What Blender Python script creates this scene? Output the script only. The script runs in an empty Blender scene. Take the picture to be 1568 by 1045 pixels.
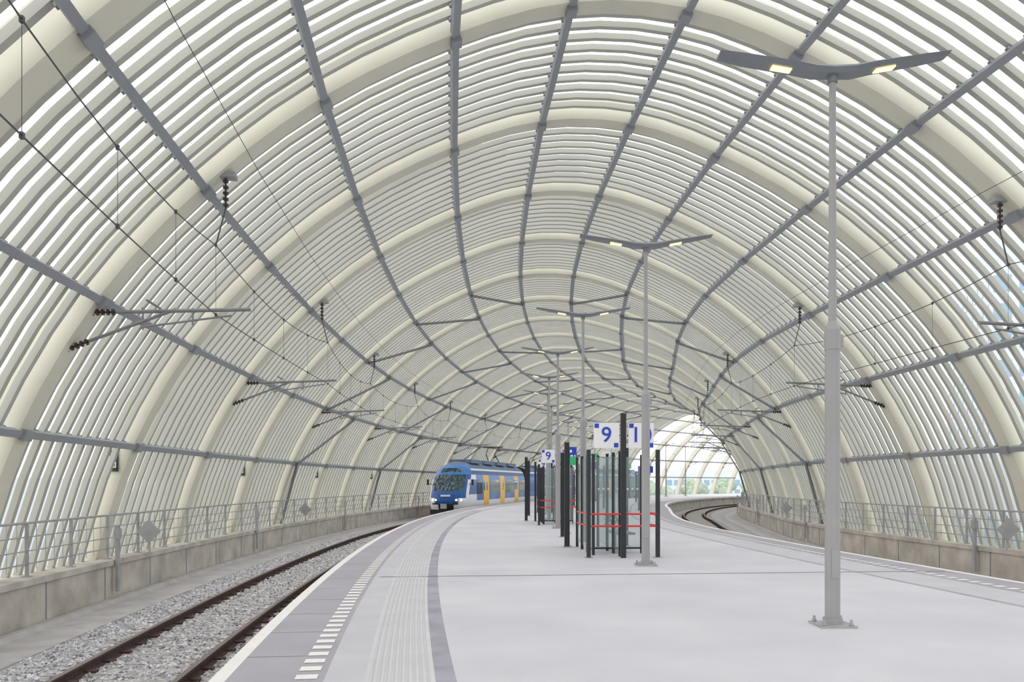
import bpy, math, random
from mathutils import Vector, Matrix
random.seed(4)
scene = bpy.context.scene
scene.view_settings.view_transform = 'Standard'
scene.view_settings.look = 'None'
scene.view_settings.exposure = 0.0

# ------------------------------------------------------------------ materials
def mat(name, col, rough=0.6, metal=0.0, noise=0.0, nscale=3.0, bump=0.0, bscale=40.0, emit=None, estr=0.0, alpha=1.0, trans=0.0, col2=None):
    m = bpy.data.materials.new(name); m.use_nodes = True
    nt = m.node_tree; b = nt.nodes['Principled BSDF']
    b.inputs['Base Color'].default_value = (*col, 1)
    b.inputs['Roughness'].default_value = rough
    b.inputs['Metallic'].default_value = metal
    tc = nt.nodes.new('ShaderNodeTexCoord')
    if noise > 0 or col2:
        n = nt.nodes.new('ShaderNodeTexNoise'); n.inputs['Scale'].default_value = nscale
        n.inputs['Detail'].default_value = 6
        nt.links.new(tc.outputs['Object'], n.inputs['Vector'])
        r = nt.nodes.new('ShaderNodeValToRGB')
        r.color_ramp.elements[0].position = 0.3; r.color_ramp.elements[1].position = 0.7
        if col2:
            c1, c2 = col, col2
        else:
            c1 = tuple(max(0, c*(1-noise)) for c in col); c2 = tuple(min(1, c*(1+noise)) for c in col)
        r.color_ramp.elements[0].color = (*c1, 1); r.color_ramp.elements[1].color = (*c2, 1)
        nt.links.new(n.outputs['Fac'], r.inputs['Fac'])
        nt.links.new(r.outputs['Color'], b.inputs['Base Color'])
    if bump > 0:
        n2 = nt.nodes.new('ShaderNodeTexNoise'); n2.inputs['Scale'].default_value = bscale
        nt.links.new(tc.outputs['Object'], n2.inputs['Vector'])
        bp = nt.nodes.new('ShaderNodeBump'); bp.inputs['Strength'].default_value = bump
        bp.inputs['Distance'].default_value = 0.02
        nt.links.new(n2.outputs['Fac'], bp.inputs['Height'])
        nt.links.new(bp.outputs['Normal'], b.inputs['Normal'])
    if emit:
        b.inputs['Emission Color'].default_value = (*emit, 1)
        b.inputs['Emission Strength'].default_value = estr
    if alpha < 1: b.inputs['Alpha'].default_value = alpha
    if trans > 0: b.inputs['Transmission Weight'].default_value = trans
    return m

M = {}
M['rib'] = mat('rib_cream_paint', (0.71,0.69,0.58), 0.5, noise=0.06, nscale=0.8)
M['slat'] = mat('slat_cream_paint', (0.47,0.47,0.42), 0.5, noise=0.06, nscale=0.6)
M['purlin'] = mat('purlin_grey', (0.30,0.32,0.34), 0.5, noise=0.08, nscale=1)
M['steel'] = mat('galvanised_steel', (0.40,0.41,0.42), 0.45, 0.2, noise=0.12, nscale=4)
M['cant'] = mat('cantilever_steel', (0.24,0.25,0.26), 0.45, 0.2, noise=0.12, nscale=4)
M['strut'] = mat('strut_dark', (0.18,0.19,0.20), 0.5, 0.1, noise=0.1, nscale=3)
M['plat'] = mat('platform_concrete', (0.56,0.555,0.61), 0.55, nscale=0.6, bump=0.1, bscale=60, col2=(0.66,0.655,0.70))
M['slab'] = mat('edge_slab', (0.39,0.375,0.42), 0.7, noise=0.08, nscale=0.9, bump=0.1)
M['tile'] = mat('light_tile', (0.55,0.54,0.58), 0.65, noise=0.06, nscale=1.5)
M['tact'] = mat('tactile_tile', (0.62,0.61,0.62), 0.7, noise=0.05, nscale=2)
M['band'] = mat('guide_band', (0.34,0.335,0.39), 0.7, noise=0.2, nscale=2)
M['white'] = mat('white_marking', (0.85,0.83,0.80), 0.6, noise=0.05, nscale=5)
M['joint'] = mat('joint_dark', (0.30,0.29,0.32), 0.8, noise=0.1)
M['conc'] = mat('weathered_concrete', (0.38,0.35,0.31), 0.85, bump=0.3, bscale=12, nscale=1.6, col2=(0.62,0.58,0.52))
M['conc2'] = mat('walkway_concrete', (0.42,0.39,0.39), 0.85, bump=0.3, bscale=12, nscale=2.2, col2=(0.55,0.53,0.52))
M['ballast'] = mat('ballast_bed', (0.22,0.21,0.21), 0.95, bump=1.0, bscale=18, nscale=16, col2=(0.6,0.59,0.60))
M['st1'] = mat('stone_light', (0.68,0.67,0.70), 0.9, noise=0.2, nscale=9)
M['st2'] = mat('stone_mid', (0.47,0.46,0.48), 0.9, noise=0.2, nscale=9)
M['st3'] = mat('stone_dark', (0.25,0.24,0.25), 0.9, noise=0.2, nscale=9)
M['rust'] = mat('rail_rust', (0.08,0.05,0.045), 0.8, 0.2, noise=0.3, nscale=12)
M['railtop'] = mat('rail_head', (0.22,0.18,0.16), 0.4, 0.6, noise=0.1)
M['sleeper'] = mat('sleeper_concrete', (0.42,0.39,0.37), 0.9, noise=0.2, nscale=6)
M['lamp'] = mat('lamp_grey', (0.37,0.365,0.37), 0.45, 0.1, noise=0.05, nscale=3)
M['lampd'] = mat('lamp_head_grey', (0.22,0.24,0.26), 0.45, 0.2, noise=0.05, nscale=3)
M['led'] = mat('led_warm', (1,0.8,0.4), 0.4, emit=(1,0.62,0.15), estr=4, noise=0.01)
M['black'] = mat('black_paint', (0.02,0.023,0.028), 0.4, noise=0.2)
M['red'] = mat('red_rail', (0.75,0.03,0.03), 0.4, noise=0.05)
M['glass'] = mat('shelter_glass', (0.45,0.58,0.58), 0.06, alpha=0.25, noise=0.02)
M['signw'] = mat('sign_white', (0.9,0.9,0.92), 0.4, noise=0.01)
M['signb'] = mat('sign_blue', (0.02,0.06,0.5), 0.4, noise=0.02)
M['green'] = mat('sign_green', (0.05,0.5,0.2), 0.4, noise=0.02)
M['tblue'] = mat('train_blue', (0.015,0.10,0.36), 0.3, noise=0.04)
M['tblue2'] = mat('train_light_blue', (0.03,0.18,0.50), 0.3, noise=0.04)
M['twhite'] = mat('train_white', (0.82,0.84,0.86), 0.3, noise=0.03)
M['tyel'] = mat('train_yellow', (0.95,0.50,0.03), 0.35, noise=0.03)
M['tglass'] = mat('train_window', (0.03,0.07,0.09), 0.05, noise=0.2)
M['tdark'] = mat('train_underframe', (0.02,0.02,0.025), 0.7, noise=0.2)
M['troof'] = mat('train_roof', (0.14,0.20,0.30), 0.6, noise=0.1)
M['headl'] = mat('headlight', (1,1,0.95), 0.2, emit=(1,0.95,0.85), estr=1.0, noise=0.01)
M['ins'] = mat('insulator_brown', (0.05,0.035,0.035), 0.3, noise=0.1)
M['wire'] = mat('contact_wire', (0.10,0.10,0.10), 0.5, 0.5, noise=0.1)
M['ground'] = mat('outside_ground', (0.55,0.58,0.58), 0.95, noise=0.12, nscale=0.05)  # lightened: the pale outdoor haze is put into this ground colour
M['leaf'] = mat('tree_leaves', (0.36,0.43,0.34), 0.9, noise=0.25, nscale=1.5, bump=0.8, bscale=3)  # pale green, with distance haze mixed into the leaf colour
M['bark'] = mat('tree_bark', (0.15,0.11,0.08), 0.9, noise=0.3)
M['bwall'] = mat('building_panel', (0.62,0.67,0.72), 0.7, noise=0.05, nscale=0.2)  # panel tone raised to carry the haze over far buildings
M['bglass'] = mat('building_glass', (0.30,0.42,0.52), 0.12, noise=0.12, nscale=0.2)

# ------------------------------------------------------------------ mesh builder
class MB:
    def __init__(s): s.v=[]; s.f=[]; s.m=[]; s.mats=[]
    def mi(s,k):
        if k not in s.mats: s.mats.append(k)
        return s.mats.index(k)
    def face(s,idx,k): s.f.append(idx); s.m.append(s.mi(k))
    def add(s,pts): 
        b=len(s.v); s.v.extend([tuple(p) for p in pts]); return b
    def box(s,c,ax,ay,az,k):
        c=Vector(c); ax,ay,az=Vector(ax),Vector(ay),Vector(az)
        b=s.add([c+ax*i+ay*j+az*l for l in(-1,1) for j in(-1,1) for i in(-1,1)])
        for q in((0,2,3,1),(4,5,7,6),(0,1,5,4),(2,6,7,3),(0,4,6,2),(1,3,7,5)):
            s.face([b+i for i in q],k)
    def abox(s,x0,x1,y0,y1,z0,z1,k):
        s.box(((x0+x1)/2,(y0+y1)/2,(z0+z1)/2),((x1-x0)/2,0,0),(0,(y1-y0)/2,0),(0,0,(z1-z0)/2),k)
    def tube(s,p,q,r,k,n=8,r2=None,caps=True):
        p=Vector(p);q=Vector(q);d=(q-p)
        if d.length<1e-6: return
        d.normalize(); u=d.cross(Vector((0,0,1)))
        if u.length<1e-3: u=Vector((1,0,0))
        u.normalize(); w=d.cross(u)
        if r2 is None: r2=r
        b=s.add([p+(u*math.cos(2*math.pi*i/n)+w*math.sin(2*math.pi*i/n))*r for i in range(n)]+
                [q+(u*math.cos(2*math.pi*i/n)+w*math.sin(2*math.pi*i/n))*r2 for i in range(n)])
        for i in range(n):
            j=(i+1)%n; s.face([b+i,b+j,b+n+j,b+n+i],k)
        if caps:
            s.face([b+i for i in range(n)][::-1],k); s.face([b+n+i for i in range(n)],k)
    def obj(s,name,parent=None,smooth=False,loc=None,rotz=0):
        me=bpy.data.meshes.new(name); me.from_pydata(s.v,[],s.f)
        for k in s.mats: me.materials.append(M[k])
        me.polygons.foreach_set('material_index',s.m)
        if smooth: me.polygons.foreach_set('use_smooth',[True]*len(me.polygons))
        me.update()
        o=bpy.data.objects.new(name,me); scene.collection.objects.link(o)
        if parent: o.parent=parent
        if loc: o.location=loc
        o.rotation_euler[2]=rotz
        return o
def empty(name,loc=(0,0,0),rotz=0):
    e=bpy.data.objects.new(name,None); scene.collection.objects.link(e)
    e.location=loc; e.rotation_euler[2]=rotz; return e

# ------------------------------------------------------------------ track path
DS=0.1
def curv(s):
    if s<34: return 1/210
    if s<58: return 1/150
    if s<125: return 1/112
    return 1/500
tab={}
x,y,t=1.5,34.0,0.0; n0=340
tab[n0]=(x,y,t)
for i in range(n0,2600):
    k=curv(i*DS); tm=t+k*DS/2; x+=math.sin(tm)*DS; y+=math.cos(tm)*DS; t+=k*DS; tab[i+1]=(x,y,t)
x,y,t=1.5,34.0,0.0
for i in range(n0,-500,-1):
    k=curv(i*DS-0.01); tm=t-k*DS/2; x-=math.sin(tm)*DS; y-=math.cos(tm)*DS; t-=k*DS; tab[i-1]=(x,y,t)
def fr(s):
    a=s/DS; i=math.floor(a); f=a-i
    p=tab[i]; q=tab[i+1]
    return tuple(p[j]*(1-f)+q[j]*f for j in range(3))
def widen(s):
    u=min(1,max(0,(s-28)/28)); return 1.8*u*u*(3-2*u)
def P(s,o,z):
    x,y,t=fr(s)
    if o>0: o=o+widen(s)*min(1,o/5.7)
    return Vector((x+o*math.cos(t), y-o*math.sin(t), z))
def axes(s):
    x,y,t=fr(s); return Vector((math.cos(t),-math.sin(t),0)),Vector((math.sin(t),math.cos(t),0))
def rng(a,b,d):
    n=max(1,int(round((b-a)/d))); return [a+(b-a)*i/n for i in range(n+1)]
def sweep(mb,s0,s1,ds,sec,k,closed=True):
    ss=rng(s0,s1,ds); n=len(sec); b0=None
    for s in ss:
        b=mb.add([P(s,o,z) for o,z in sec])
        if b0 is not None:
            for i in range(n if closed else n-1):
                j=(i+1)%n; mb.face([b0+i,b0+j,b+j,b+i], k if isinstance(k,str) else k[i])
        elif closed: mb.face([b+i for i in range(n)],k if isinstance(k,str) else k[0])
        b0=b
    if closed: mb.face([b0+i for i in range(n)][::-1],k if isinstance(k,str) else k[0])

S0,S1=-15.0,215.0
RS=5.1; R0=15.9-6*RS
NR=32
ribs=[R0+RS*i for i in range(NR)]
nodes=[(11.37,2.55),(9.97,5.03),(8.09,7.15),(5.9,8.9),(3.43,10.2),(1.16,10.92)]
half=[(12.4,-0.95),(12.2,0.0)]+nodes
prof_c=[(-x,z) for x,z in half]+[(x,z) for x,z in half[::-1]]
def catmull(pts,n):
    out=[]
    for i in range(len(pts)-1):
        p0=pts[max(i-1,0)];p1=pts[i];p2=pts[i+1];p3=pts[min(i+2,len(pts)-1)]
        for j in range(n):
            t=j/n
            out.append(tuple(0.5*((2*p1[a])+(-p0[a]+p2[a])*t+(2*p0[a]-5*p1[a]+4*p2[a]-p3[a])*t*t+(-p0[a]+3*p1[a]-3*p2[a]+p3[a])*t**3) for a in(0,1)))
    out.append(pts[-1]); return out
prof=catmull(prof_c,3)
def normals(pr):
    out=[]
    for i in range(len(pr)):
        a=pr[max(i-1,0)];b=pr[min(i+1,len(pr)-1)]
        dx,dz=b[0]-a[0],b[1]-a[1];l=math.hypot(dx,dz); out.append((-dz/l,dx/l))
    return out
nrm=normals(prof)   # outward
def arch(mb,s,w,r0,r1,k):
    b0=None
    for (o,z),(no,nz) in zip(prof,nrm):
        b=mb.add([P(s-w/2,o+no*r0,z+nz*r0),P(s+w/2,o+no*r0,z+nz*r0),P(s+w/2,o+no*r1,z+nz*r1),P(s-w/2,o+no*r1,z+nz*r1)])
        if b0 is not None:
            for i in range(4):
                j=(i+1)%4; mb.face([b0+i,b0+j,b+j,b+i],k)
        b0=b

canopy=empty('station_canopy')
mb=MB()
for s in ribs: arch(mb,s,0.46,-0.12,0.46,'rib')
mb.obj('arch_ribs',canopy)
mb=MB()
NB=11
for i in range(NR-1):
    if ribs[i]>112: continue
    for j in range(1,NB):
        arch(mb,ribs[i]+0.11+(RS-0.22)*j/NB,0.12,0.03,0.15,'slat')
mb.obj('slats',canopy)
pur=MB()
nprof=[(p,nn) for p,nn in zip(prof_c,normals(prof_c))][2:-2]
for (o,z),(no,nz) in nprof:
    b0=None
    tx,tz=nz,-no
    for s in ribs:
        c=(o-no*0.10,z-nz*0.10); h=0.07
        b=pur.add([P(s,c[0]+a*h*tx+bb*h*no,c[1]+a*h*tz+bb*h*nz) for a,bb in((-1,-1),(1,-1),(1,1),(-1,1))])
        if b0 is not None:
            for i in range(4):
                j=(i+1)%4; pur.face([b0+i,b0+j,b+j,b+i],'purlin')
        b0=b
        ax,ay=axes(s)
        cc=P(s,o-no*0.15,z-nz*0.15)
        pur.box(cc,(ax*tx+Vector((0,0,tz)))*0.10,ay*0.15,(ax*no+Vector((0,0,nz)))*0.08,'purlin')
    for i in range(NR-1):
        if ribs[i]>60: break
        for j in range(1,NB):
            s=ribs[i]+0.11+(RS-0.22)*j/NB; ax,ay=axes(s)
            pur.box(P(s,o+no*0.01,z+nz*0.01),(ax*tx+Vector((0,0,tz)))*0.09,ay*0.04,(ax*no+Vector((0,0,nz)))*0.05,'purlin')
pur.obj('purlins',canopy)
# wind-bracing bays: one straight diagonal per panel, climbing towards the crown
st=MB()
nn=[(o-no*0.26,z-nz*0.26) for (o,z),(no,nz) in nprof]
L=len(nn)
for i in (10,13,16,19,22):
    for q in range(L//2-1):
        st.tube(P(ribs[i],*nn[q]),P(ribs[i+1],*nn[q+1]),0.06,'strut',8)
        st.tube(P(ribs[i],*nn[L-1-q]),P(ribs[i+1],*nn[L-2-q]),0.06,'strut',8)
    for sg in(-1,1):
        st.tube(P(ribs[i],sg*11.1,2.5),P(ribs[i],sg*11.85,-0.25),0.065,'strut',8)
st.obj('brace_struts',canopy)
pl=MB()
for i in range(5,14,2):
    s=ribs[i]; ax,ay=axes(s)
    pl.box(P(s-0.26,-11.70,2.15),ax*0.10,ay*0.015,(0,0,0.26),'black')
    pl.box(P(s-0.28,-11.70,2.26),ax*0.06,ay*0.012,(0,0,0.08),'signw')
    pl.box(P(s-0.28,-11.70,2.05),ax*0.06,ay*0.012,(0,0,0.07),'signw')
    pl.box(P(s-0.30,-11.70,2.05),ax*0.03,ay*0.012,(0,0,0.035),'black')
pl.obj('rib_number_plates',canopy)

# ------------------------------------------------------------------ platform (floor)
mb=MB()
E=5.7
offs=[(-E,'white'),(-E+0.13,'slab'),(-E+0.92,'tile'),(-E+1.25,'tact'),(-E+1.82,'band'),(-E+1.99,'plat'),(0,'plat'),(E-1.96,'band'),(E-1.86,'tile'),(E-0.98,'slab'),(E-0.13,'white'),(E,None)]
ss=rng(S0,S1,1.0); b0=None
for s in ss:
    b=mb.add([P(s,o,0) for o,_ in offs]+[P(s,E,-0.14),P(s,E-0.25,-0.14),P(s,E-0.25,-1.1),P(s,-E+0.25,-1.1),P(s,-E+0.25,-0.14),P(s,-E,-0.14)])
    n=len(offs)+6
    if b0 is not None:
        for i in range(n):
            j=(i+1)%n
            k=offs[i][1] if i<len(offs)-1 else 'conc'
            mb.face([b0+i,b+i,b+j,b0+j],k)
    b0=b
floor=mb.obj('floor')
mk=MB()
s=S0
while s<90:
    for sg in(-1,1):
        a=E-0.68;b=E-0.86
        i0=mk.add([P(s,sg*a,0.004),P(s+0.16,sg*a,0.004),P(s+0.16,sg*b,0.004),P(s,sg*b,0.004)])
        mk.face([i0,i0+1,i0+2,i0+3],'white')
    s+=0.30
for j in range(9):
    o=-E+1.30+j*0.058
    sweep(mk,S0+12,48,1.0,[(o-0.010,0.001),(o-0.010,0.006),(o+0.010,0.006),(o+0.010,0.001)],'tile')
for s in (14.3,26.5,38,50,62,74,86,98):
    w_=0.03 if s!=14.3 else 0.05
    i0=mk.add([P(s,-E+1.0,0.0045),P(s+w_,-E+1.0,0.0045),P(s+w_,E-0.2,0.0045),P(s,E-0.2,0.0045)])
    mk.face([i0,i0+1,i0+2,i0+3],'joint')
for s in rng(-10,60,1.2):
    for a,b in((-E+0.13,-E+0.66),(E-0.66,E-0.13)):
        i0=mk.add([P(s,a,0.003),P(s+0.012,a,0.003),P(s+0.012,b,0.003),P(s,b,0.003)])
        mk.face([i0,i0+1,i0+2,i0+3],'joint')
mk.obj('platform_markings',floor)

# ------------------------------------------------------------------ tracks, walls, fences
ZR=-0.78
TC=7.66
def track(sg):
    e=empty('railway_track')
    m=MB()
    sweep(m,S0,S1,1.0,[(sg*o,z) for o,z in((E-0.24,ZR-0.16),(TC-1.3,ZR-0.15),(TC+1.3,ZR-0.15),(10.0,ZR-0.32),(10.0,ZR-0.8),(E-0.24,ZR-0.8))],'ballast')
    m.obj('ballast_bed',e)
    m=MB()
    for r in(-0.7525,0.7525):
        c=TC+r
        sec=[(-.07,-.15),(-.07,-.135),(-.012,-.12),(-.012,-.045),(-.036,-.035),(-.036,0),(.036,0),(.036,-.035),(.012,-.045),(.012,-.12),(.07,-.135),(.07,-.15)]
        kk=['rust']*12; kk[5]='railtop'
        sweep(m,S0,S1,1.0,[(sg*(c+a),ZR+b) for a,b in sec],kk)
    m.obj('rails',e)
    m=MB()
    s=S0+0.3
    while s<110:
        ax,ay=axes(s)
        m.box(P(s,sg*TC,ZR-0.22),ax*1.28,ay*0.13,(0,0,0.08),'sleeper')
        for r in(-0.7525,0.7525):
            m.box(P(s,sg*(TC+r),ZR-0.13),ax*0.16,ay*0.06,(0,0,0.025),'rust')
        s+=0.6
    m.obj('sleepers',e)
    return e
tl=track(-1); tr=track(1)
m=MB()
def stone(c,r):
    pts=[]
    for d in((1,0,0),(-1,0,0),(0,1,0),(0,-1,0),(0,0,1),(0,0,-1)):
        pts.append(Vector(c)+Vector((d[0]+random.uniform(-.35,.35),d[1]+random.uniform(-.35,.35),(d[2]+random.uniform(-.35,.35))*0.8))*r)
    b=m.add(pts); k=random.choice(['st1','st1','st1','st2','st2','st3'])
    for q in((0,2,4),(2,1,4),(1,3,4),(3,0,4),(2,0,5),(1,2,5),(3,1,5),(0,3,5)):
        m.face([b+i for i in q],k)
cnt=0
while cnt<24000:
    s=6+ (random.random()**1.5)*34
    o=random.uniform(E-0.1,9.95)
    if abs(abs(o-TC)-0.7525)<0.09: continue
    z=ZR-0.145 if abs(o-TC)<1.3 else (ZR-0.15-0.17*(o-TC-1.3)/1.05 if o>TC else ZR-0.15)
    r=random.uniform(0.018,0.038)
    stone(P(s,-o,z+random.uniform(-.01,.015)),r); cnt+=1
m.obj('ballast_stones',tl)

for sg,nm in((-1,'left'),(1,'right')):
    m=MB()
    sweep(m,S0,S1,1.0,[(sg*o,z) for o,z in((10.0,ZR-0.30),(10.0,ZR-0.9),(11.1,ZR-0.9),(11.1,ZR-0.22),(10.95,ZR-0.22),(10.9,ZR-0.30))],'conc2')
    sweep(m,S0,S1,1.0,[(sg*o,z) for o,z in((11.12,-1.7),(11.12,-0.26),(11.06,-0.26),(11.06,-0.14),(11.45,-0.14),(11.45,-0.3),(12.9,-0.3),(12.9,-1.7))],'conc')
    for s in rng(S0+1,100,2.55):
        ax,ay=axes(s)
        m.box(P(s,sg*11.115,-0.62),ax*0.006,ay*0.02,(0,0,0.36),'joint')
    m.obj('wall_'+nm)
    f=MB()
    for s in rng(S0+0.5,118,1.7):
        ax,ay=axes(s)
        f.box(P(s,sg*11.3,0.36),ax*0.03,ay*0.02,(0,0,0.5),'steel')
        f.box(P(s,sg*11.3,-0.13),ax*0.07,ay*0.07,(0,0,0.012),'steel')
    for s in rng(S0+0.5,118,0.34):
        if s<45: f.tube(P(s,sg*11.3,-0.02),P(s,sg*11.3,0.84),0.007,'steel',5,caps=False)
    for z,r in((0.86,0.026),(0.60,0.013),(0.34,0.013),(0.10,0.016)):
        ps=[P(s,sg*11.3,z) for s in rng(S0+0.5,118,1.7)]
        for a,b in zip(ps,ps[1:]): f.tube(a,b,r,'steel',6,caps=False)
    for s in (19.3,30.5,44,60,78) if sg<0 else (22,36,52,70):
        ax,ay=axes(s)
        f.box(P(s,sg*11.0,-0.1),ax*0.035,ay*0.05,(0,0,0.75),'steel')
        f.box(P(s,sg*11.0,0.45),ax*0.06,ay*0.08,(0,0,0.12),'steel')
    f.obj('safety_railing')
for s,sg in((21.0,-1),(37,-1),(20.5,1),(40,1)):
    e=empty('diamond_sign',P(s,sg*10.95,0)); d=MB()
    d.tube((0,0,-0.14),(0,0,0.75),0.025,'steel')
    b=d.add([(0,-0.04,0.10),(0.3,-0.04,0.4),(0,-0.04,0.70),(-0.3,-0.04,0.4),(0,-0.06,0.10),(0.3,-0.06,0.4),(0,-0.06,0.70),(-0.3,-0.06,0.4)])
    d.face([b,b+1,b+2,b+3],'steel'); d.face([b+7,b+6,b+5,b+4],'steel')
    for i in range(4):
        j=(i+1)%4; d.face([b+i,b+j,b+4+j,b+4+i],'steel')
    d.box((0,-0.02,0.4),(0.2,0,0),(0,0.012,0),(0,0,0.03),'lampd')
    d.obj('panel',e)
h=MB()
for a,b,o in((12.9,13.8,-10.9),):
    p=[P(a,o,-1.05),P(a,o,0.25),P(b,o,0.25),P(b,o,-1.05)]
    for u,v in zip(p,p[1:]): h.tube(u,v,0.03,'steel')
    h.tube(P(a,o,-0.3),P(b,o,-0.3),0.02,'steel')
h.obj('handrail')

# ------------------------------------------------------------------ overhead line
def catenary(sg):
    e=empty('overhead_line')
    w=MB()
    zc,zm=4.75,6.05
    sup=[15.9+10.2*i for i in range(-3,13)]
    def mz(s):
        i=(s-sup[0])/10.2; f=i-math.floor(i); return zm-0.55*4*f*(1-f)*0.6
    prev=None
    def off(s): 
        i=(s-sup[0])/10.2; ii=math.floor(i); f=i-ii; a=0.18*(1 if ii%2 else -1); return TC+a*(1-2*f)
    for s in rng(sup[0],sup[-1],1.275):
        p=(P(s,sg*off(s),zc),P(s,sg*off(s),mz(s)))
        if prev:
            w.tube(prev[0],p[0],0.010,'wire',5,caps=False); w.tube(prev[1],p[1],0.010,'wire',5,caps=False)
        prev=p
    for s in rng(sup[0],sup[-1],2.55):
        w.tube(P(s,sg*off(s),zc),P(s,sg*off(s),mz(s)),0.004,'wire',4)
        for z in(zc,mz(s)):
            w.box(P(s,sg*off(s),z),(0.018,0,0),(0,0.02,0),(0,0,0.03),'wire')
    prev=None
    for s in rng(sup[0],sup[-1],5.1):
        p=P(s,sg*7.0,7.35)
        if prev: w.tube(prev,p,0.007,'wire',4,caps=False)
        prev=p
    w.obj('wires',e)
    br=MB()
    for n,s in enumerate(sup):
        anchor=P(s,sg*10.1,4.75); low=P(s,sg*10.55,4.05)
        tip=P(s,sg*(TC-0.45),4.86)
        def ins(a,b,n=5,r=0.06):
            br.tube(a,b,0.022,'ins',6)
            for i in range(n):
                c=a.lerp(b,(i+0.5)/n); d=(b-a).normalized()*0.02
                br.tube(c-d,c+d,r,'ins',8)
        a2=anchor.lerp(tip,0.16); ins(anchor,a2)
        br.tube(a2,tip,0.036,'cant')
        l2=low.lerp(P(s,sg*(TC+0.9),4.84),0.22); ins(low,l2)
        br.tube(l2,P(s,sg*(TC+0.9),4.84),0.032,'cant')
        br.tube(P(s,sg*(TC+1.5),4.5),P(s,sg*(TC-0.1),4.74),0.02,'cant')
        br.tube(P(s,sg*(TC+0.6),4.86),P(s,sg*(TC+0.6),4.55),0.02,'cant')
        br.tube(P(s,sg*(TC+1.5),4.86),P(s,sg*(TC+1.5),4.45),0.02,'cant')
        br.tube(P(s-0.35,sg*(TC+1.3),4.92),P(s+0.35,sg*(TC+1.3),4.92),0.022,'cant')
        top=P(s,sg*7.75,7.35); ax,ay=axes(s)
        br.box(top,ax*0.28,ay*0.12,(0,0,0.05),'steel')
        ins(P(s,sg*TC,7.3),P(s,sg*TC,6.75),5,0.055)
        br.tube(P(s,sg*TC,6.75),P(s,sg*off(s),zm),0.014,'wire')
    br.obj('cantilever_brackets',e)
catenary(-1); catenary(1)

# ------------------------------------------------------------------ platform lamps
def lamp(x,y,rot):
    e=empty('platform_lamp',(x,y,0),rot); m=MB()
    m.box((0,0,0.012),(0.2,0,0),(0,0.2,0),(0,0,0.012),'steel')
    for a in(-.15,.15):
        for b in(-.15,.15):
            m.tube((a,b,0.02),(a,b,0.09),0.016,'steel',6); m.tube((a,b,0.03),(a,b,0.055),0.028,'steel',6)
    m.tube((0,0,0.02),(0,0,0.09),0.105,'lamp',20)
    m.tube((0,0,0.02),(0,0,3.1),0.082,'lamp',20)
    m.tube((0,0,3.1),(0,0,3.32),0.088,'lamp',20)
    m.tube((0,0,3.32),(0,0,3.42),0.088,'lamp',20,r2=0.045)
    m.tube((0,0,3.4),(0,0,6.2),0.045,'lamp',16,r2=0.036)
    m.box((0.09,0,3.2),(0.02,0,0),(0,0.03,0),(0,0,0.07),'lamp')
    m.box((0,-0.083,0.7),(0.04,0,0),(0,0.004,0),(0,0,0.16),'lamp')
    m.tube((0,0,6.1),(0,0,6.24),0.055,'lampd',12)
    m.obj('pole',e)
    h=MB()
    for sg in(-1,1):
        pts=[(0.0,6.22,0.13,0.045),(0.22,6.225,0.15,0.045),(0.45,6.27,0.16,0.035),(1.0,6.36,0.15,0.025),(1.28,6.41,0.12,0.014)]
        b0=None
        for px,pz,hw,hh in pts:
            b=h.add([(sg*px,-hw,pz),(sg*px,-hw*0.6,pz-hh),(sg*px,hw*0.6,pz-hh),(sg*px,hw,pz),(sg*px,hw*0.6,pz+hh),(sg*px,-hw*0.6,pz+hh)])
            if b0 is not None:
                for i in range(6):
                    j=(i+1)%6; h.face([b0+i,b0+j,b+j,b+i],'lampd')
            b0=b
        h.face([b0+i for i in range(6)],'lampd')
        a=math.atan2(0.09,0.55)
        d=Vector((sg*math.cos(a),0,math.sin(a)))
        h.box(Vector((sg*0.58,0,6.289-0.036)),d*0.11,(0,0.05,0),Vector((-sg*math.sin(a),0,math.cos(a)))*0.006,'led')
    h.obj('lamp_head',e)
lp=[(3.60,9.17),(2.60,15.87),(1.95,22.4),(1.62,28.9)]
for x,y in lp: lamp(x,y,0.0)
for s in (35.5,42.1,48.7,55.3,62,68.6,75.2,82,88.5,95,101.6,108):
    p=P(s,0.1,0); lamp(p.x,p.y,-fr(s)[2])

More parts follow.
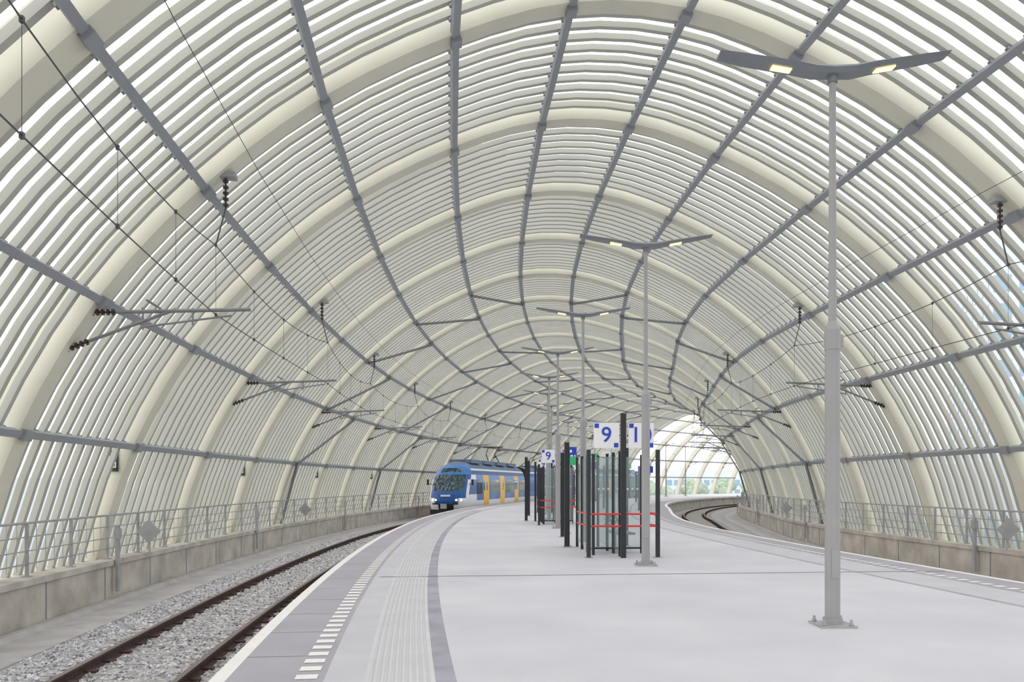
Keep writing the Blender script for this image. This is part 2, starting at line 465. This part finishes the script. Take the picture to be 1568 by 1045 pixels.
# ------------------------------------------------------------------ shelters & signs
def text(body,parent,loc,size,matk,rot=(math.pi/2,0,0)):
    c=bpy.data.curves.new('numeral','FONT'); c.body=body; c.size=size; c.align_x='CENTER'; c.align_y='CENTER'
    c.extrude=0.002; c.offset=0.004
    c.materials.append(M[matk]); o=bpy.data.objects.new('numeral',c); scene.collection.objects.link(o)
    o.parent=parent; o.location=loc; o.rotation_euler=rot
def shelter(x,y,rot,L=3.2,sign=True,W=1.5):
    e=empty('wind_shelter',(x,y,0),rot); m=MB(); g=MB()
    hw=W/2
    for yy in(0,L):
        for xx in(-hw,hw):
            m.abox(xx-0.04,xx+0.04,yy-0.045,yy+0.045,0,2.32 if yy<L else 2.5,'black')
            m.abox(xx-0.09,xx+0.09,yy-0.09,yy+0.09,0,0.015,'steel')
    for yy in(0.35,1.1,1.85,L-0.1):
        m.abox(-0.03,0.03,yy-0.03,yy+0.03,0,2.3,'black')
    for yy in(0.7,1.5,2.3,L-0.1):
        m.abox(-hw+0.19,-hw+0.25,yy-0.03,yy+0.03,0.0,2.25,'black')
    for yy in(1.1,):
        g.abox(-hw+0.22,hw-0.1,yy-0.006,yy+0.006,0.12,2.2,'glass')
        m.abox(-hw+0.22,hw-0.1,yy-0.02,yy+0.02,0.1,0.14,'black')
        m.abox(hw-0.13,hw-0.10,yy-0.02,yy+0.02,0.0,2.25,'black')
        for xx in rng(-hw+0.3,hw-0.2,0.11):
            g.abox(xx-0.02,xx+0.02,yy-0.012,yy-0.008,1.45,1.49,'signw')
    g.abox(-0.006,0.006,0.35,L-0.1,0.12,2.2,'glass')
    g.abox(-hw+0.216,-hw+0.224,0.7,L,0.12,2.2,'glass')
    for z in(0.68,0.94):
        for a,b in(((-hw,0),(hw,0)),((-hw,0),(-hw,L*0.5)),((hw,0),(hw,L*0.5))):
            m.tube((a[0],a[1]-0.02,z),(b[0],b[1]-0.02,z),0.02,'red')
    for yy in(1.35,2.3):
        m.tube((0.28,yy,0),(0.28,yy,0.42),0.03,'black'); m.tube((0.28,yy,0.42),(0.1,yy,0.85),0.02,'black')
    m.abox(0.08,0.52,1.15,2.5,0.42,0.46,'strut')
    for i in range(3): m.abox(0.06,0.09,1.15,2.5,0.55+i*0.12,0.63+i*0.12,'strut')
    if sign:
        m.abox(-0.055,0.055,-0.05,0.05,0,3.07,'black')
        m.tube((0,0,3.07),(0,0,3.1),0.07,'black',4)
    m.obj('frame',e); g.obj('glazing',e)
def numsign(x,y,z,t,size=0.54,post=False,rot=0):
    e=empty('platform_number_sign',(x,y,0),rot); m=MB(); h=size/2
    m.abox(-h,h,-0.03,0.03,z-h,z+h,'signw')
    m.abox(-h+0.015,-h+0.11,-0.034,-0.03,z+h-0.11,z+h-0.015,'signb')
    m.abox(h-0.11,h-0.015,-0.034,-0.03,z-h+0.015,z-h+0.11,'signb')
    m.abox(-h-0.01,h+0.01,-0.02,0.04,z+h,z+h+0.02,'steel')
    m.abox(-h-0.02,h+0.02,0.03,0.05,z-0.02,z+0.02,'black')
    m.obj('panel',e); text(t,e,(0,-0.036,z),size*0.85,'signb')
shelter(2.385,17.5,0.07)
numsign(2.385-0.37,17.44,2.62,'9'); numsign(2.385+0.37,17.44,2.62,'10')
def pillar(x,y,h=2.6,col='signb',w=0.55,ph=0.3,two=None):
    e=empty('information_sign',(x,y,0)); m=MB()
    m.abox(-0.06,0.06,-0.05,0.05,0,h,'black')
    m.abox(-0.12,0.12,-0.12,0.12,0,0.02,'steel')
    m.abox(-0.02,w,-0.08,-0.05,h-ph,h,col)
    m.abox(0.05,w*0.5,-0.085,-0.08,h-ph*0.7,h-ph*0.35,'signw')
    if two: m.abox(-0.02,w,-0.08,-0.05,h-ph*2.3,h-ph*1.2,two)
    m.obj('post_and_panel',e)
def slimpost(x,y,h):
    e=empty('marker_post',(x,y,0)); m=MB()
    m.abox(-0.06,0.06,-0.05,0.05,0,h,'black'); m.abox(-0.1,0.1,-0.1,0.1,0,0.02,'steel'); m.abox(-0.07,0.07,-0.06,0.06,h,h+0.03,'steel')
    m.obj('post',e)
slimpost(1.37,20.4,2.62); slimpost(1.5,24.2,2.5)
def along(s,o): p=P(s,o,0); return p.x,p.y
for s in(31,44,57,72,88):
    p=P(s,0.25,0); shelter(p.x,p.y,-fr(s)[2],3.2,True)
    a=P(s,-0.15,0); b=P(s,0.62,0)
    numsign(a.x,a.y-0.1,2.62,'9',0.5,rot=-fr(s)[2]); numsign(b.x,b.y-0.1,2.62,'10',0.5,rot=-fr(s)[2])
pillar(*along(26,0.1),2.75,'signb',0.3,0.25,'green')
pillar(*along(36,1.6),2.9,'green',0.6,0.3,'signb')
pillar(*along(48,4.2),2.6,'signb',0.8,0.4)
pillar(*along(54,3.2),2.9,'green',0.8,0.35)
pillar(*along(70,3.5),2.6,'signb',1.2,0.4)
for s,o in((34.6,-0.9),(40,-0.8),(50,-0.6),(52,2.5),(60,3.5),(64,2.0)): slimpost(*along(s,o),2.7)

# ------------------------------------------------------------------ train
ZL=[.35,.55,.75,.95,1.15,1.35,1.6,1.85,2.05,2.25,2.45,2.65,2.85,3.0,3.15,3.3,3.45,3.6,3.72,3.83,3.90,3.95]
def interp(tb,z):
    for (a,b),(c,d) in zip(tb,tb[1:]):
        if a<=z<=c: return b+(d-b)*(z-a)/(c-a)
    return tb[-1][1]
HW=[(.35,1.28),(.75,1.38),(1.2,1.42),(2.4,1.41),(3.0,1.34),(3.3,1.25),(3.6,1.02),(3.8,.7),(3.9,.4),(3.95,0.0)]
FY=[(.35,.30),(.6,.12),(1.2,0),(1.7,.10),(2.3,.42),(3.0,.95),(3.5,1.45),(3.95,2.3)]
def car(name,s_front,length,parent,nose):
    s_b=s_front+length
    a=P(s_front,-TC,ZR); b=P(s_b,-TC,ZR); d=b-a; ang=math.atan2(-d.x,d.y)
    m=MB()
    def fy(z): return interp(FY,z) if nose else 0.0
    curvy=0.85 if nose else 0.0
    ycols=[None]+[3.0+i*0.4 for i in range(int((length-3.3)/0.4))]+[length-0.25]
    if not nose: ycols=[0.25]+ycols[1:]
    def sidemat(y,z):
        if z<0.6: return 'tdark'
        if z>3.3: return 'troof' if z>3.45 else 'twhite'
        yy=(y-3.4)%5.2
        if y>4 and 1.6<yy<3.1 and z<2.95:
            return 'tglass' if 1.75<z<2.6 and (1.8<yy<2.2 or 2.5<yy<2.9) else 'tyel'
        if z>2.95: return 'tblue'
        if 1.7<z<2.75:
            if nose and y<2.2: return 'tblue'
            return 'tglass' if yy<1.3 or yy>3.6 else 'tblue'
        if nose and y<3.0 and z>1.2: return 'twhite'
        if z<1.25: return 'twhite'
        return 'tblue2' if yy>3.4 or z>1.5 else 'tblue'
    for sg in(-1,1):
        rows=[]
        for z in ZL:
            hw=interp(HW,z)
            rows.append(m.add([(sg*hw,(fy(z)+curvy) if yc is None else max(yc,fy(z)+curvy),z) for yc in ycols]))
        n=len(ycols)
        for i in range(len(ZL)-1):
            for j in range(n-1):
                z=(ZL[i]+ZL[i+1])/2
                y=2.0 if ycols[j] is None else (ycols[j]+ycols[j+1])/2
                q=[rows[i]+j,rows[i]+j+1,rows[i+1]+j+1,rows[i+1]+j]
                m.face(q if sg>0 else q[::-1],sidemat(y,z))
    U=[-1+i/10 for i in range(21)]
    def fm(x,z):
        if not nose: return 'tdark'
        if z<0.6: return 'tdark'
        ax=abs(x)
        if z<1.0: return 'twhite' if ax>0.5 else 'tdark'
        if z<1.35 and ax>0.85: return 'twhite' 
        if 1.85<z<3.05 and ax<1.12: return 'tglass'
        if 3.15<z<3.45 and ax<0.75: return 'tglass'
        if ax>1.24 and z<2.6: return 'twhite'
        if z>3.72: return 'troof'
        return 'tblue2' if z>3.0 else 'tblue'
    rows=[]
    for z in ZL:
        hw=interp(HW,z); rows.append(m.add([(u*hw,fy(z)+curvy*abs(u)**3,z) for u in U]))
    for i in range(len(ZL)-1):
        for j in range(20):
            z=(ZL[i]+ZL[i+1])/2; hw=interp(HW,z); x=(U[j]+U[j+1])/2*hw
            m.face([rows[i]+j,rows[i]+j+1,rows[i+1]+j+1,rows[i+1]+j],fm(x,z))
    bk=m.add([(sg*interp(HW,z),length-0.25,z) for sg in(1,-1) for z in (ZL if sg>0 else ZL[::-1])])
    m.face([bk+i for i in range(2*len(ZL))],'tdark')
    m.obj(name,parent,smooth=False,loc=a,rotz=ang)
    d=MB()
    d.abox(-1.15,1.15,2.2 if nose else 0.4,length-0.4,0.32,0.6,'tdark')
    for yb in(3.2,length-2.6):
        for yo in(-0.9,0.9):
            for sx in(-0.75,0.75): d.tube((sx-0.06,yb+yo,0.42),(sx+0.06,yb+yo,0.42),0.42,'tdark',18)
        d.abox(-1.1,1.1,yb-1.4,yb+1.4,0.3,0.6,'tdark')
    d.abox(-0.9,0.9,length-0.3,length+0.2,0.9,3.4,'tdark')
    for yb in rng(5,length-3,4.5):
        d.abox(-0.85,0.85,yb-1.4,yb+1.4,3.85,4.12,'troof')
    if nose:
        for sx in(-1,1):
            d.tube((sx*0.98,0.30,1.22),(sx*0.98,0.42,1.22),0.11,'headl',14)
            d.tube((sx*0.74,0.10,1.22),(sx*0.74,0.25,1.22),0.08,'headl',12)
            d.box((sx*0.72,-0.02,0.95),(0.2,0,0),(0,0.03,0),(0,0,0.05),'tdark')
            d.tube((sx*1.3,1.2,2.3),(sx*1.62,1.1,2.35),0.02,'tdark'); d.box((sx*1.64,1.1,2.45),(0.06,0,0),(0,0.04,0),(0,0,0.2),'tdark')
        d.tube((0,-0.35,0.8),(0,0.2,0.8),0.13,'tdark',10); d.box((0,-0.4,0.8),(0.2,0,0),(0,0.1,0),(0,0,0.17),'steel')
        d.abox(-1.1,1.1,-0.02,0.4,0.22,0.55,'tdark')
        d.tube((-0.5,0.33,2.0),(0.1,0.60,2.55),0.015,'tdark')
        d.box((0,-0.0,1.52),(0.34,0,0),(0,0.03,0),(0,0.0,0.06),'signw')
        py=13.0
        d.abox(-0.6,0.6,py-0.5,py+0.9,4.0,4.15,'tdark')
        for sx in(-0.45,0.45):
            d.tube((sx,py+0.7,4.15),(sx*0.8,py-0.6,4.8),0.035,'tdark'); d.tube((sx*0.8,py-0.6,4.8),(sx,py+0.5,5.42),0.03,'tdark')
        d.tube((-0.85,py+0.5,5.46),(0.85,py+0.5,5.46),0.03,'tdark'); d.tube((-0.85,py+0.2,5.42),(0.85,py+0.2,5.42),0.03,'tdark')
    d.obj(name+'_fittings',parent,loc=a,rotz=ang)
train=empty('passenger_train')
car('cab_car',55.2,20,train,True); car('middle_car',75.5,17,train,False); car('rear_car',92.8,17,train,False)

# ------------------------------------------------------------------ outside world
g=MB()
g.add([(-600,-300,-7),(600,-300,-7),(600,900,-7),(-600,900,-7)]); g.face([0,1,2,3],'ground'); g.obj('ground')
v=MB()
sweep(v,S0,S1,3.0,[(-13.2,-1.75),(13.2,-1.75),(13.2,-2.8),(9,-3.5),(-9,-3.5),(-13.2,-2.8)],'conc')
for s in rng(S0+5,S1-5,20):
    for o in(-6,6): v.tube(P(s,o,-7.0),P(s,o,-3.3),0.8,'conc',20)
v.obj('viaduct')
def building(x,y,w,d,h,rot,name='office_building',z0=-7):
    e=empty(name,(x,y,z0),rot); m=MB(); w2=w/2
    m.abox(-w2,w2,0,d,0,h,'bwall'); m.abox(-w2+0.5,w2-0.5,0.5,d-0.5,h,h+1.2,'bwall')
    nf=int(h/3.4); nx=int(w/2.6); ny=int(d/2.6)
    for i in range(nf):
        for j in range(nx):
            xx=-w2+(j+0.5)*w/nx; m.abox(xx-0.95,xx+0.95,-0.06,0.02,i*3.4+1,i*3.4+3,'bglass')
        for j in range(ny):
            yy=(j+0.5)*d/ny; m.abox(-w2-0.06,-w2+0.02,yy-0.95,yy+0.95,i*3.4+1,i*3.4+3,'bglass')
    m.obj('facade',e)
building(68,95,22,24,37,-0.3)
building(45,42,30,36,10,-0.15)
building(-62,70,26,60,8,0.2)
building(80,290,50,20,12,-0.2)
building(130,330,40,20,18,0)
def tree(x,y,h):
    e=empty('tree',(x,y,-7)); m=MB(); m.tube((0,0,0),(0,0,h*0.5),0.3,'bark',8,r2=0.15); 
    for i in range(5):
        a=i*1.3; m.tube((0,0,h*0.4),(math.cos(a)*h*0.2,math.sin(a)*h*0.2,h*0.65),0.12,'bark',6,r2=0.05)
    m.obj('trunk',e)
    me=bpy.data.meshes.new('crown'); import bmesh
    bm=bmesh.new()
    for i in range(9):
        c=Vector((random.uniform(-1,1)*h*0.22,random.uniform(-1,1)*h*0.22,h*random.uniform(0.55,0.85)))
        r=bmesh.ops.create_icosphere(bm,subdivisions=2,radius=h*random.uniform(0.13,0.2),matrix=Matrix.Translation(c))
        for vv in r['verts']: vv.co+=Vector((random.uniform(-1,1),random.uniform(-1,1),random.uniform(-1,1)))*h*0.018
    bm.to_mesh(me); bm.free(); me.materials.append(M['leaf'])
    o=bpy.data.objects.new('crown',me); scene.collection.objects.link(o); o.parent=e
for i in range(18): tree(20+i*6+random.uniform(-2,2),235+random.uniform(-10,10),random.uniform(8,10.5))

# ------------------------------------------------------------------ light & camera
w=bpy.data.worlds.new('overcast_sky'); scene.world=w; w.use_nodes=True
nt=w.node_tree; bg=nt.nodes['Background']
tc=nt.nodes.new('ShaderNodeTexCoord'); sp=nt.nodes.new('ShaderNodeSeparateXYZ'); nt.links.new(tc.outputs['Generated'],sp.inputs[0])
cr=nt.nodes.new('ShaderNodeValToRGB')
mr=nt.nodes.new('ShaderNodeMapRange'); mr.inputs['From Min'].default_value=-1; mr.inputs['From Max'].default_value=1
nt.links.new(sp.outputs['X'],mr.inputs['Value']); nt.links.new(mr.outputs['Result'],cr.inputs['Fac'])
cr.color_ramp.elements[0].color=(1.0,0.96,0.94,1); cr.color_ramp.elements[1].color=(0.92,0.97,1.0,1)
nt.links.new(cr.outputs['Color'],bg.inputs['Color']); bg.inputs['Strength'].default_value=1.85
sl=bpy.data.lights.new('sun','SUN'); sl.energy=0.4; sl.angle=math.radians(40); sl.color=(1,0.96,0.9)
so=bpy.data.objects.new('sun',sl); scene.collection.objects.link(so); so.rotation_euler=(math.radians(35),math.radians(-25),0)
cam=bpy.data.cameras.new('camera'); cam.sensor_width=36; cam.lens=36*1250/1568; cam.shift_y=218/1568
cam.clip_end=2000; cam.clip_start=0.05
co=bpy.data.objects.new('camera',cam); scene.collection.objects.link(co)
co.location=(0,0,1.6); co.rotation_euler=(math.pi/2,0,0); scene.camera=co
